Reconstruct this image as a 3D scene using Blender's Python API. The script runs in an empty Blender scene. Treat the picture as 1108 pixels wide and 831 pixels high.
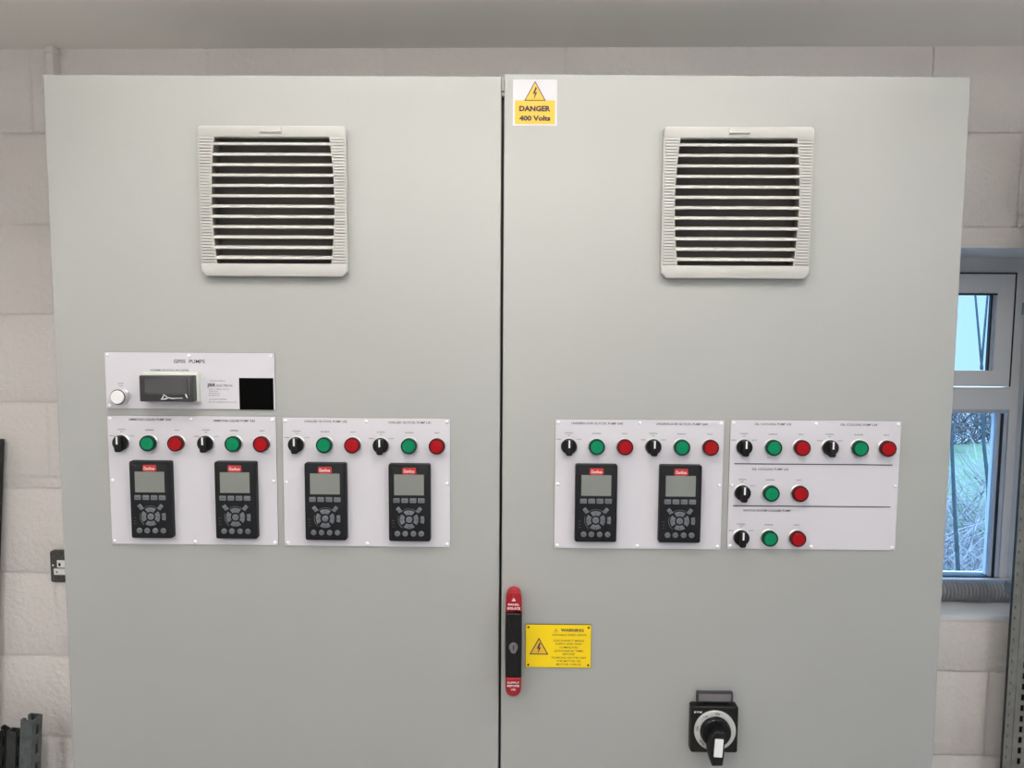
import bpy, math, random
from mathutils import Vector, Matrix, Euler
random.seed(7)
S = bpy.context.scene
COL = S.collection
PI = math.pi
R = math.radians

# ------------------------------------------------------------------ materials
def mat(name, col, rough=.5, metal=0., spec=.5, bump=None, var=None, coat=0.):
    m = bpy.data.materials.new(name); m.use_nodes = True
    nt = m.node_tree; b = nt.nodes['Principled BSDF']
    b.inputs['Base Color'].default_value = (*col, 1)
    b.inputs['Roughness'].default_value = rough
    b.inputs['Metallic'].default_value = metal
    b.inputs['Specular IOR Level'].default_value = spec
    b.inputs['Coat Weight'].default_value = coat
    tc = nt.nodes.new('ShaderNodeTexCoord')
    if var:                                    # (scale, amount) soft patchy variation of the colour
        n = nt.nodes.new('ShaderNodeTexNoise'); n.inputs['Scale'].default_value = var[0]; n.inputs['Detail'].default_value = 4
        nt.links.new(tc.outputs['Object'], n.inputs['Vector'])
        r = nt.nodes.new('ShaderNodeValToRGB')
        r.color_ramp.elements[0].position = .3; r.color_ramp.elements[1].position = .7
        r.color_ramp.elements[0].color = tuple(c * (1 - var[1]) for c in col) + (1,)
        r.color_ramp.elements[1].color = tuple(min(1, c * (1 + var[1])) for c in col) + (1,)
        nt.links.new(n.outputs['Fac'], r.inputs['Fac']); nt.links.new(r.outputs['Color'], b.inputs['Base Color'])
    if bump:                                   # list of (scale, strength, distance)
        prev = None
        for sc, st, di in bump:
            n = nt.nodes.new('ShaderNodeTexNoise'); n.inputs['Scale'].default_value = sc; n.inputs['Detail'].default_value = 3
            nt.links.new(tc.outputs['Object'], n.inputs['Vector'])
            bp = nt.nodes.new('ShaderNodeBump'); bp.inputs['Strength'].default_value = st; bp.inputs['Distance'].default_value = di
            nt.links.new(n.outputs['Fac'], bp.inputs['Height'])
            if prev: nt.links.new(prev.outputs['Normal'], bp.inputs['Normal'])
            prev = bp
        nt.links.new(prev.outputs['Normal'], b.inputs['Normal'])
    return m

M = {}
M['cab'] = mat('cabinet_paint', (.352, .357, .346), .50, bump=[(420, .10, .0006)])
M['vent'] = mat('vent_plastic', (.43, .425, .41), .5)
M['filter'] = mat('filter_mat_and_lining', (.17, .155, .14), .95, bump=[(600, .6, .002)])
M['plate'] = mat('white_laminate', (.60, .585, .635), .38)
M['core'] = mat('black_core', (.03, .03, .035), .5)
M['ink'] = mat('engraved_ink', (.025, .025, .035), .6)
M['black'] = mat('black_plastic', (.0045, .0045, .005), .42, spec=.35)
M['sticker'] = mat('redaction_black', (.0015, .0015, .0015), .9, spec=.05)  # black of the redaction square on the top plate
M['kblack'] = mat('keypad_black', (.0060, .0068, .0085), .5, spec=.3)
M['key'] = mat('keypad_key', (.13, .14, .16), .45)
M['keyink'] = mat('key_symbol', (.03, .035, .045), .5)
M['lcd'] = mat('lcd_screen', (.20, .215, .20), .22)
M['badge'] = mat('red_badge', (.45, .025, .025), .35)
M['white'] = mat('white_plastic', (.82, .82, .82), .35)
M['screw'] = mat('white_screw_cap', (.88, .88, .9), .3)
M['silver'] = mat('satin_metal_collar', (.72, .72, .72), .28, metal=.85)
M['green'] = mat('green_lens', (.0, .20, .085), .45, spec=.22)
M['greend'] = mat('green_rim', (.0, .030, .020), .4, spec=.3)
M['red'] = mat('red_lens', (.32, .002, .006), .45, spec=.22)
M['redd'] = mat('red_rim', (.055, .001, .003), .4, spec=.3)
M['hred'] = mat('handle_red', (.31, .008, .016), .35, spec=.35)
M['yel'] = mat('warning_yellow', (.87, .62, .0), .45)
M['yel2'] = mat('danger_yellow', (.72, .42, .035), .45)
M['sticw'] = mat('sticker_white', (.60, .59, .63), .5)
M['mbez'] = mat('meter_bezel', (.035, .035, .037), .3)
M['mwin'] = mat('meter_window', (.075, .075, .08), .16)
M['clear'] = mat('milky_cover', (.66, .68, .62), .25)
M['film'] = mat('film_glint_white', (.8, .8, .82), .12)  # opaque white for the glints on the meter's film
M['greyp'] = mat('grey_label_holder', (.15, .14, .15), .4)
M['ring'] = mat('silver_ring', (.50, .50, .49), .4)
M['galv'] = mat('galvanised_steel', (.13, .15, .155), .42, metal=.55, var=(60, .25))
M['galvd'] = mat('dark_steel_and_gap_shade', (.045, .05, .05), .5, metal=.4, var=(60, .25))  # the channels' own dark tone; on the rail, a painted shadow gap
M['galvl'] = mat('light_galvanised_rail', (.22, .225, .22), .5, metal=.2, var=(50, .12))
M['block'] = mat('painted_block', (.82, .775, .755), .62, bump=[(14, .35, .006), (70, .7, .005), (260, .4, .002)], var=(5, .02))
M['plaster'] = mat('reveal_plaster', (.78, .78, .79), .6, bump=[(60, .15, .002)])
M['ceil'] = mat('ceiling_board', (.86, .84, .80), .8, bump=[(80, .1, .001)])
M['floor'] = mat('floor_concrete', (.48, .46, .45), .6, var=(3, .12))
M['wallp'] = mat('wall_paint', (.76, .74, .72), .7)
M['upvc'] = mat('white_upvc', (.80, .80, .82), .35)
M['gasket'] = mat('window_gasket', (.012, .018, .03), .5)
M['bead'] = mat('glazing_bead', (.55, .60, .72), .3)
M['hose'] = mat('grey_hose', (.30, .30, .32), .55)
M['mclad'] = mat('metal_clad', (.085, .085, .08), .42, metal=.5, var=(160, .3))
M['conduit'] = mat('painted_conduit', (.80, .76, .73), .5)
M['grass'] = mat('grass', (.115, .17, .10), .95, var=(1.6, .35))
M['ground'] = mat('leaf_litter', (.24, .24, .25), .95, var=(9, .35))
M['bark'] = mat('sapling_bark', (.04, .065, .075), .8, var=(30, .3))
M['twig'] = mat('bare_twig', (.11, .10, .11), .9)
M['twigl'] = mat('pale_twig', (.29, .28, .29), .9)
M['mast'] = mat('mount_steel', (.4, .4, .4), .4, metal=.6)

g = bpy.data.materials.new('window_glass'); g.use_nodes = True
nt = g.node_tree; nt.nodes.clear()
out = nt.nodes.new('ShaderNodeOutputMaterial'); mx = nt.nodes.new('ShaderNodeMixShader')
tr = nt.nodes.new('ShaderNodeBsdfTransparent'); tr.inputs['Color'].default_value = (.80, .88, .93, 1)
gl = nt.nodes.new('ShaderNodeBsdfGlossy'); gl.inputs['Roughness'].default_value = .02
fr = nt.nodes.new('ShaderNodeFresnel'); fr.inputs['IOR'].default_value = 1.45
nt.links.new(fr.outputs[0], mx.inputs[0]); nt.links.new(tr.outputs[0], mx.inputs[1]); nt.links.new(gl.outputs[0], mx.inputs[2]); nt.links.new(mx.outputs[0], out.inputs[0])
M['glass'] = g
def emis(name, col, st):
    m = bpy.data.materials.new(name); m.use_nodes = True
    b = m.node_tree.nodes['Principled BSDF']; b.inputs['Emission Color'].default_value = (*col, 1); b.inputs['Emission Strength'].default_value = st
    return m

# ------------------------------------------------------------------ outlines (in the x,z plane, counter-clockwise seen from the front)
def rrect(w, h, r=0, n=4, cx=0, cz=0, corners=None):
    P = []
    for k, (sx, sz) in enumerate(((1, 1), (-1, 1), (-1, -1), (1, -1))):
        rr = corners[k] if corners else r
        if rr <= 0: P.append((cx + sx * w / 2, cz + sz * h / 2)); continue
        for i in range(n + 1):
            a = k * PI / 2 + i * PI / 2 / n
            P.append((cx + sx * (w / 2 - rr) + rr * math.cos(a), cz + sz * (h / 2 - rr) + rr * math.sin(a)))
    return P
def circ(r, n=40, cx=0, cz=0):
    return [(cx + r * math.cos(2 * PI * i / n), cz + r * math.sin(2 * PI * i / n)) for i in range(n)]
def arcseg(r0, r1, a0, a1, n=10, cx=0, cz=0):
    P = [(cx + r1 * math.cos(a0 + (a1 - a0) * i / n), cz + r1 * math.sin(a0 + (a1 - a0) * i / n)) for i in range(n + 1)]
    P += [(cx + r0 * math.cos(a1 + (a0 - a1) * i / n), cz + r0 * math.sin(a1 + (a0 - a1) * i / n)) for i in range(n + 1)]
    return P
def inset(P, d):
    n = len(P); Q = []
    for i in range(n):
        a, b, c = Vector(P[i - 1]), Vector(P[i]), Vector(P[(i + 1) % n])
        e1 = (b - a).normalized() if (b - a).length > 1e-9 else Vector((1, 0)); e2 = (c - b).normalized() if (c - b).length > 1e-9 else e1
        n1 = Vector((-e1.y, e1.x)); n2 = Vector((-e2.y, e2.x)); k = n1 + n2
        L = k.length_squared
        k = n1 if L < 1e-6 else k * (2 / L)
        if k.length > 2.5: k = k.normalized() * 2.5
        Q.append((b.x + k.x * d, b.y + k.y * d))
    return Q

class MB:
    def __init__(s): s.v = []; s.f = []; s.m = []; s.sm = []; s.mats = []
    def mi(s, m):
        m = M[m] if isinstance(m, str) else m
        if m not in s.mats: s.mats.append(m)
        return s.mats.index(m)
    def add(s, vs, fs, m, smooth=False, X=None):
        o = len(s.v); k = s.mi(m)
        for v in vs:
            v = Vector(v); s.v.append(X @ v if X else v)
        for f in fs: s.f.append([i + o for i in f]); s.m.append(k); s.sm.append(smooth)
        return s
    def box(s, x0, x1, y0, y1, z0, z1, m, X=None):
        vs = [(x, y, z) for z in (z0, z1) for y in (y0, y1) for x in (x0, x1)]
        return s.add(vs, [(0, 2, 3, 1), (4, 5, 7, 6), (0, 1, 5, 4), (2, 6, 7, 3), (0, 4, 6, 2), (1, 3, 7, 5)], m, False, X)
    def slab(s, P, yb, yf, m, r=0, n=3, X=None, cap=True, hole=None, smooth=False):
        """outline P pushed from yb (back) to yf (front, smaller y), front edge rounded by r; optional 4-point hole in the front"""
        L = len(P); rings = [[(x, yb, z) for x, z in P]]
        if r > 0:
            for i in range(n + 1):
                a = PI / 2 * i / n
                Q = inset(P, r * (1 - math.cos(a)))
                rings.append([(x, yf + r - r * math.sin(a), z) for x, z in Q])
        else: rings.append([(x, yf, z) for x, z in P])
        vs = [p for q in rings for p in q]; fs = []
        for k in range(len(rings) - 1):
            for i in range(L):
                j = (i + 1) % L
                fs.append((k * L + i, k * L + j, (k + 1) * L + j, (k + 1) * L + i))
        s.add(vs, fs, m, smooth, X)
        top = rings[-1]
        if hole is None: s.add(top, [tuple(range(L))], m, False, X)
        else:
            hv = [(x, yf, z) for x, z in hole]
            s.add(top + hv, [(i, (i + 1) % 4, 4 + (i + 1) % 4, 4 + i) for i in range(4)], m, False, X)
            hb = [(x, yb, z) for x, z in hole]
            s.add(hv + hb, [(i, (i + 1) % 4, 4 + (i + 1) % 4, 4 + i) for i in range(4)], m, False, X)
        if cap: s.add(rings[0], [tuple(reversed(range(L)))], m, False, X)
        return s
    def lathe(s, prof, m, n=40, X=None, smooth=True):
        """prof = [(radius, y)] from back to front, around the y axis"""
        vs = []; fs = []
        for r, y in prof:
            vs += [(r * math.cos(2 * PI * i / n), y, r * math.sin(2 * PI * i / n)) for i in range(n)]
        for k in range(len(prof) - 1):
            for i in range(n):
                j = (i + 1) % n; fs.append((k * n + i, k * n + j, (k + 1) * n + j, (k + 1) * n + i))
        s.add(vs, fs, m, smooth, X)
        s.add(vs[-n:], [tuple(range(n))], m, False, X)
        return s
    def tube(s, pts, rads, m, n=6):
        vs = []; fs = []
        for k, p in enumerate(pts):
            p = Vector(p); d = (Vector(pts[min(k + 1, len(pts) - 1)]) - Vector(pts[max(k - 1, 0)])).normalized()
            a = d.orthogonal().normalized(); b = d.cross(a)
            for i in range(n):
                t = 2 * PI * i / n; vs.append(p + (a * math.cos(t) + b * math.sin(t)) * rads[k])
        for k in range(len(pts) - 1):
            for i in range(n):
                j = (i + 1) % n; fs.append((k * n + i, k * n + j, (k + 1) * n + j, (k + 1) * n + i))
        fs.append(tuple(range(n))); fs.append(tuple(range(len(vs) - n, len(vs))))
        return s.add(vs, fs, m, True)
    def text(s, txt, cx, cz, h, y, m, width=None, bold=0., X=None, align='C', ang=0.):
        """text with cap height h, centred at (cx, cz) on the plane y, facing -y"""
        cu = bpy.data.curves.new('t', 'FONT'); cu.body = txt; cu.size = 1; cu.offset = bold; cu.resolution_u = 2
        ob = bpy.data.objects.new('t', cu); COL.objects.link(ob)
        dg = bpy.context.evaluated_depsgraph_get(); me = bpy.data.meshes.new_from_object(ob.evaluated_get(dg))
        bpy.data.objects.remove(ob); bpy.data.curves.remove(cu)
        if not me.vertices: return s
        xs = [v.co.x for v in me.vertices]; x0, x1 = min(xs), max(xs)
        sy = h / .70; sx = sy if width is None else width / (x1 - x0)
        ox = (x0 + x1) / 2 if align == 'C' else x0
        c, sn = math.cos(ang), math.sin(ang); vs = []
        for v in me.vertices:
            a = (v.co.x - ox) * sx; b = (v.co.y - .35) * sy
            vs.append((cx + a * c - b * sn, y, cz + a * sn + b * c))
        s.add(vs, [tuple(p.vertices) for p in me.polygons], m, False, X)
        bpy.data.meshes.remove(me); return s
    def build(s, name, parent=None, loc=(0, 0, 0), rot=(0, 0, 0)):
        me = bpy.data.meshes.new(name); me.from_pydata([tuple(v) for v in s.v], [], s.f)
        for m in s.mats: me.materials.append(m)
        for p, k, q in zip(me.polygons, s.m, s.sm): p.material_index = k; p.use_smooth = q
        o = bpy.data.objects.new(name, me); COL.objects.link(o)
        o.location = loc; o.rotation_euler = rot
        if parent: o.parent = parent
        import bmesh
        bm = bmesh.new(); bm.from_mesh(me)
        bmesh.ops.remove_doubles(bm, verts=bm.verts, dist=1e-6); bmesh.ops.recalc_face_normals(bm, faces=bm.faces)
        bm.to_mesh(me); bm.free()
        try: me.set_sharp_from_angle(angle=R(38))
        except Exception: pass
        return o
def tag(o, label=None, cat=None, group=None, kind=None):
    if label: o['label'] = label
    if cat: o['category'] = cat
    if group: o['group'] = group
    if kind: o['kind'] = kind
    return o
def empty(name, loc=(0, 0, 0), rot=(0, 0, 0)):
    o = bpy.data.objects.new(name, None); COL.objects.link(o); o.location = loc; o.rotation_euler = rot; o.empty_display_size = .02
    return o
def kids(o): return [c for c in bpy.data.objects if c.parent == o]
def copy_tree(o, parent=None):
    c = o.copy(); COL.objects.link(c)
    if parent: c.parent = parent
    for ch in kids(o): copy_tree(ch, c)
    return c
BOLT = [(.06, .5), (-.26, -.06), (-.03, -.02), (-.14, -.5), (.24, .1), (.02, .05), (.2, .42)]
def tri_sign(mb, cx, cz, w, h, y, face, line='ink', bord=.14, bolt=True):
    T = [(cx + w / 2, cz - h / 2), (cx, cz + h / 2), (cx - w / 2, cz - h / 2)]
    mb.add([(x, y, z) for x, z in T], [(0, 1, 2)], line)
    Q = [(cx + (x - cx) * (1 - bord * 1.5), cz - h * .17 + (z - cz + h * .17) * (1 - bord * 1.5)) for x, z in T]
    mb.add([(x, y - .00012, z) for x, z in Q], [(0, 1, 2)], face)
    if bolt:
        k = h * .66
        P = [(cx + a * k * .75, y - .00024, cz - h * .12 + b * k) for a, b in BOLT]
        mb.add(P, [tuple(range(len(P)))], line)

# ------------------------------------------------------------------ cabinet
cab = empty('electrical_cabinet', (0, 0, 0))
tag(cab, 'large light grey two-door steel electrical cabinet standing against the block wall', 'electrical cabinet')
# the body is hollow behind the two vents, so it is built as a shell there
b = MB()
b.box(-.797, .797, .46, .50, .10, 2.094, 'cab')
b.box(-.797, -.795, .0175, .46, .10, 2.094, 'cab'); b.box(.795, .797, .0175, .46, .10, 2.094, 'cab')
b.box(-.797, .797, .0175, .46, 2.090, 2.094, 'cab'); b.box(-.797, .797, .0175, .46, .10, .104, 'cab')
b.box(-.03, .03, .026, .46, .104, 2.09, 'cab')
b.build('body', cab)
b = MB(); b.box(-.79, .79, .03, .49, 0, .10, 'core'); b.build('plinth', cab)
VX = {'L': (-.3985, 1.883), 'R': (.4045, 1.8835)}
def hole(c, w=.218, h=.224):
    return [(c[0] + w / 2, c[1] + h / 2), (c[0] - w / 2, c[1] + h / 2), (c[0] - w / 2, c[1] - h / 2), (c[0] + w / 2, c[1] - h / 2)]
def door(corners, hl):
    d = MB(); d.slab(corners, .016, 0, 'cab', r=.0032, n=4, cap=True if hl is None else False, hole=hl, smooth=True)
    return d.build('door', cab)
# corner order: top right, top left, bottom left, bottom right
dl = door([(-.0030, 2.0990), (-.7990, 2.1003), (-.8005, .11), (-.0030, .11)], hole(VX['L']))
dr = door([(.8005, 2.0996), (.0020, 2.1030), (.0004, .11), (.7990, .11)], hole(VX['R']))
b = MB(); b.box(-.010, .010, .0165, .0255, .12, 2.068, 'black'); b.build('door_seal', cab)
b = MB(); b.slab(rrect(.0046, .019, .001, cx=-.0006, cz=2.0855), .0165, .006, 'vent', r=.0008); b.slab(rrect(.0046, .006, .001, cx=-.0006, cz=2.0705), .0165, .006, 'vent', r=.0008)
b.build('top_clip', cab)
# swing handle on the right-hand door
hb = MB()
def hw(t): return .0136 + .0018 * math.cos(t * PI / 2) ** .7
cap_out = []
hc, hz = .0240, 1.0995; hh = .0985
N = 40
def handle_outline(z0, z1, e=0):
    P = []
    zs = [z0 + (z1 - z0) * i / 30 for i in range(31)]
    def half(z):
        t = abs(z - hz); w = .0153 - .0016 * (t / hh) ** 2
        end = hh - .0135
        if t > end:
            q = min(1, (t - end) / .0135); w = (.0153 - .0016) * math.sqrt(max(0, 1 - q * q))
        return max(w - e, .0004)
    for z in zs: P.append((hc + half(z), z))
    for z in reversed(zs): P.append((hc - half(z), z))
    return P
hb.slab(handle_outline(hz - hh + .0365, hz + hh - .040), -.0002, -.027, 'black', r=.005, n=4, smooth=True)
handle = hb.build('swing_handle', cab)
for z0, z1 in ((hz + hh - .040, hz + hh), (hz - hh, hz - hh + .0365)):
    q = MB(); q.slab(handle_outline(z0, z1), -.0002, -.0265, 'hred', r=.004, n=4, smooth=True)
    o = q.build('end_cap', handle); o['label'] = 'glossy red end cap with white lettering'
q = MB(); tri_sign(q, hc, 1.1835, .009, .008, -.0268, 'white', 'hred')
q.text('PANEL', hc, 1.1735, .0034, -.0268, 'white', .020, .02); q.text('ISOLATE', hc, 1.1665, .0040, -.0268, 'white', .023, .03)
q.text('SUPPLY', hc, 1.0285, .0034, -.0268, 'white', .022, .02); q.text('BEFORE', hc, 1.0225, .0034, -.0268, 'white', .022, .02); q.text('USE', hc, 1.0155, .0032, -.0268, 'white', .008, .02)
q.build('lettering', handle)
q = MB(); q.slab([(hc + .008 * math.cos(a) * 1., 1.0950 + .0085 * math.sin(a) - (.003 if math.sin(a) < -.8 else 0)) for a in [2 * PI * i / 24 for i in range(24)]], -.026, -.0285, 'greyp', r=.001)
q.box(hc - .001, hc + .001, -.0289, -.0284, 1.090, 1.099, 'black'); q.build('keyhole', handle)

# ------------------------------------------------------------------ ventilation grilles
def make_vent(c):
    root = empty('ventilation_grille', (c[0], 0, c[1]))
    W, H = .2560, .2570
    f = MB()
    def hwid(z): t = (z) / .1085; return .0998 + .0072 * (1 - min(1, t * t))
    zt, zb = .1100, -.1065
    yf, yb = -.0125, -.0003
    zs = [zb + (zt - zb) * i / 24 for i in range(25)]
    # top and bottom rails
    for z0, z1, cr in ((zt, H / 2, [.006, .006, 0, 0]), (-H / 2, zb, [0, 0, .009, .009])):
        P = rrect(W, z1 - z0, cz=(z0 + z1) / 2, corners=cr, n=1 if z0 < 0 else 3)
        f.slab(P, yb, yf, 'vent', r=.0018, n=2)
    for s in (-1, 1):
        P = [(s * W / 2, zt + .002), (s * W / 2, zb - .002)] + [(s * hwid(z), z) for z in [zb - .002] + zs + [zt + .002]]
        if s > 0: P = P[::-1]
        P = P if s < 0 else P
        f.slab(P, yb, yf + .0009, 'vent', r=0)
        # thickness of the frame inside the opening
        P2 = [(s * (hwid(z) + .001), z) for z in zs] + [(s * (hwid(z) + .0001), z) for z in reversed(zs)]
    fr = f.build('frame', root)
    n = 42
    for s_ in (-1, 1):
        r_ = MB()
        for k in range(n):
            z = zb + .003 + (zt - zb - .006) * k / (n - 1)
            x0, x1 = sorted((s_ * (W / 2 - .0025), s_ * (hwid(z) + .002)))
            r_.slab(rrect(x1 - x0, .0022, .0008, 2, (x0 + x1) / 2, z), yf + .0010, yf - .0009, 'vent', r=.0006, n=1)
        r_.build('ribbing', root)
    t = MB(); t.slab(rrect(.036, .0125, .001, cz=H / 2 - .0070), yf + .0005, yf - .0015, 'vent', r=.0008, n=2)
    t.slab([(.0185, H / 2 - .0115), (.0165, H / 2 - .0085), (-.0165, H / 2 - .0085), (-.0185, H / 2 - .0115)][::1], yf, yf - .0035, 'vent', r=.0008, n=2)
    t.build('latch', root)
    pitch = .01770
    sl = None
    for k in range(12):
        z = zt - .0112 - pitch * k
        w = hwid(z) + .0006
        s_ = MB()
        prof = [(-.0112, -.0032), (-.0120, -.0022), (-.0112, .0004), (-.0070, .0030), (.012, .0056), (.012, .0040), (-.0060, .0008), (-.0090, -.0028)]
        vs = [(-w, y, zz) for y, zz in prof] + [(w, y, zz) for y, zz in prof]; L = len(prof)
        s_.add(vs, [(i, (i + 1) % L, L + (i + 1) % L, L + i) for i in range(L)] + [tuple(range(L)), tuple(range(L, 2 * L))], 'vent')
        s_.build('slat', root, loc=(0, 0, z))
    m = MB(); m.slab(rrect(.217, .222, 0), .022, .0145, 'filter')
    for s in (-1, 1):  # added lining gives the frame's pale inner walls the dark of the recess
        zz_ = [zb - .001] + zs + [zt + .001]
        vs = [(s * (hwid(z) - .0002), -.0108, z) for z in zz_] + [(s * (hwid(z) - .0002), .016, z) for z in zz_] + [(s * (hwid(z) + .0006), -.0108, z) for z in zz_] + [(s * (hwid(z) + .0006), .016, z) for z in zz_]
        n_ = len(zz_); m.add(vs, [(i, i + 1, n_ + i + 1, n_ + i) for i in range(n_ - 1)] + [(2 * n_ + i, 2 * n_ + i + 1, 3 * n_ + i + 1, 3 * n_ + i) for i in range(n_ - 1)], 'filter')
    for s in (-1, 1): m.box(s * .1085 - .0004, s * .1085 + .0004, 0, .03, -.111, .111, 'filter')
    m.box(-.1085, .1085, 0, .03, .1106, .1112, 'filter'); m.box(-.1085, .1085, 0, .03, -.1112, -.1106, 'filter')
    m.build('filter_mat_and_lining', root)
    return root
v1 = make_vent(VX['L']); v2 = copy_tree(v1); v2.location = (VX['R'][0], 0, VX['R'][1])
tag(v1, 'square light grey louvred vent high on the left cabinet door', 'vent', 'louvred vents on the cabinet doors')
tag(v2, 'square light grey louvred vent high on the right cabinet door, beside the danger sticker', 'vent', 'louvred vents on the cabinet doors')

# ------------------------------------------------------------------ engraved plates
def plate(cx, cz, w, h, label, lettering, mids=True):
    root = empty('engraved_plate', (cx, 0, cz))
    p = MB(); p.slab(rrect(w, h, .0012, 2), -.0002, -.0012, 'core'); p.slab(rrect(w - .0006, h - .0006, .001, 2), -.0012, -.0020, 'plate', r=.0004, n=1)
    p.build('board', root)
    pts = [(sx * (w / 2 - .006), sz * (h / 2 - .006)) for sx in (-1, 1) for sz in (-1, 1)] + [(0, h / 2 - .006)]
    if mids: pts += [(0, -h / 2 + .006), (-w / 2 + .006, 0.0), (w / 2 - .006, 0.0)]
    sc = None
    for x, z in pts:
        if not mids and x > .1 and z < 0: continue       # this corner lies under the black square
        if sc is None:
            q = MB(); q.lathe([(.0030, 0), (.0030, -.0010), (.0024, -.0020), (.0012, -.0025), (.0003, -.0026)], 'screw', 14)
            sc = q.build('screw', root, loc=(x, -.0019, z))
        else:
            c = sc.copy(); COL.objects.link(c); c.location = (x, -.0019, z)
    L = MB(); lettering(L, cx, cz); L.build('lettering', root)
    tag(root, label, 'control plate', 'white engraved plates on the cabinet doors')
    return root
YT = -.00215
def ctl(L, cx, cz, kx, gx, rx, z):
    """legend round one selector + two lamps, world coordinates"""
    T = lambda t, x, zz, h, w: L.text(t, x - cx, zz - cz, h, YT, 'ink', w, .012)
    T('CONTROL', kx, z + .0238, .0023, .0150); T('OFF', kx, z + .0196, .0020, .0050)
    T('HAND', kx - .0178, z + .0122, .0021, .0086); T('AUTO', kx + .0185, z + .0122, .0021, .0086)
    T('RUNNING', gx, z + .0232, .0023, .0150); T('FAULT', rx, z + .0232, .0023, .0095)
ROWZ = 1.4570
# x of selector, green lamp, red lamp for each pump, and the row height
SETS = [(-.6832, -.6326, -.5826, ROWZ), (-.5305, -.4797, -.4292, ROWZ), (-.3675, -.3163, -.2660, ROWZ - .0008), (-.2158, -.1648, -.1151, ROWZ - .0014),
        (.1204, .1699, .2200, ROWZ - .0002), (.2708, .3210, .3718, ROWZ), (.4320, .4832, .5334, ROWZ + .0008), (.5842, .6355, .6844, ROWZ + .0008),
        (.4316, .4816, .5330, 1.3752), (.4318, .4818, .5318, 1.2934)]
def titles(items, sets, extra=None):
    def f(L, cx, cz):
        for t, x, z, w in items: L.text(t, x - cx, z - cz, .0038, YT, 'ink', w, .016)
        for i in sets: ctl(L, cx, cz, *SETS[i])
        if extra: extra(L, cx, cz)
    return f
TZ = .0420
plate(-.5566, 1.3880, .3045, .2360, 'white engraved plate for the two ammonia liquid pumps, under the GP05 PUMPS plate',
      titles([('AMMONIA LIQUID PUMP G04', -.6316, ROWZ + TZ, .0765), ('AMMONIA LIQUID PUMP G42', -.4795, ROWZ + TZ - .001, .0755)], [0, 1]))
plate(-.2424, 1.3870, .3015, .2350, 'white engraved plate for the two chilled glycol pumps, just left of the door gap',
      titles([('CHILLED GLYCOL PUMP L02', -.3148, ROWZ + TZ - .001, .0765), ('CHILLED GLYCOL PUMP L01', -.1645, ROWZ + TZ - .002, .0760)], [2, 3]))
plate(.2462, 1.3875, .3010, .2355, 'white engraved plate for the two underfloor glycol pumps, just right of the door gap',
      titles([('UNDERFLOOR GLYCOL PUMP G40', .1706, ROWZ + TZ - .001, .0920), ('UNDERFLOOR GLYCOL PUMP G04', .3212, ROWZ + TZ - .001, .0915)], [4, 5]))
def dextra(L, cx, cz):
    for z in (1.4272, 1.3508): L.box(.4165 - cx, .6975 - cx, YT - .0001, YT + .0002, z - cz - .0009, z - cz + .0009, 'ink')
plate(.5588, 1.3888, .3025, .2350, 'white engraved plate at far right, ruled into rows for oil and switch room pumps',
      titles([('OIL COOLING PUMP L03', .4825, ROWZ + TZ, .0650), ('OIL COOLING PUMP L04', .6345, ROWZ + TZ, .0650),
              ('OIL COOLING PUMP L05', .4805, 1.4178, .0650), ('SWITCH ROOM COOLER PUMP', .4775, 1.3425, .0850)], [6, 7, 8, 9], dextra))
def topletter(L, cx, cz):
    L.text('GP05  PUMPS', -.5570 - cx, 1.6040 - cz, .0062, YT, 'ink', .0560, .016)
    L.text('WARM GLYCOL PH LEVEL', -.5925 - cx, 1.5880 - cz, .0036, YT, 'ink', .0700, .014)
    L.text('LAMP', -.6815 - cx, 1.5640 - cz, .0026, YT, 'ink', .0100); L.text('TEST', -.6815 - cx, 1.5595 - cz, .0022, YT, 'ink', .0080)
    x = -.5235
    def T(t, z, h, w, dx=0, bold=0): L.text(t, x + dx - cx, z - cz, h, YT, 'ink', w, bold, align='L')
    T('MANUFACTURED BY', 1.5695, .0022, .0270, .0030)
    T('JBR', 1.5620, .0056, .0160, -.003, .03); T('ELECTRICAL', 1.5612, .0040, .0290, .0145, .01)
    T('Unit 1 Maple House', 1.5550, .0024, .0370); T('Wharf Road', 1.5512, .0022, .0160)
    T('Cheshire', 1.5475, .0022, .0180); T('England', 1.5438, .0022, .0185)
    T('Tel: 01270 000000', 1.5365, .0024, .0310); T('Email: info@electrical.co.uk', 1.5318, .0024, .0490)
topp = plate(-.5568, 1.5690, .3045, .1020, 'white engraved plate titled GP05 PUMPS with a black square, topmost on the left door', topletter, mids=False)
q = MB(); q.slab(rrect(.0612, .0568, 0), -.0019, -.0024, 'sticker'); o = q.build('black_square', topp, loc=(-.4381 + .5568, 0, 1.5467 - 1.5690)); o['label'] = 'solid black square blanking out a code'  # redaction mark over a code, added as a solid square

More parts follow.
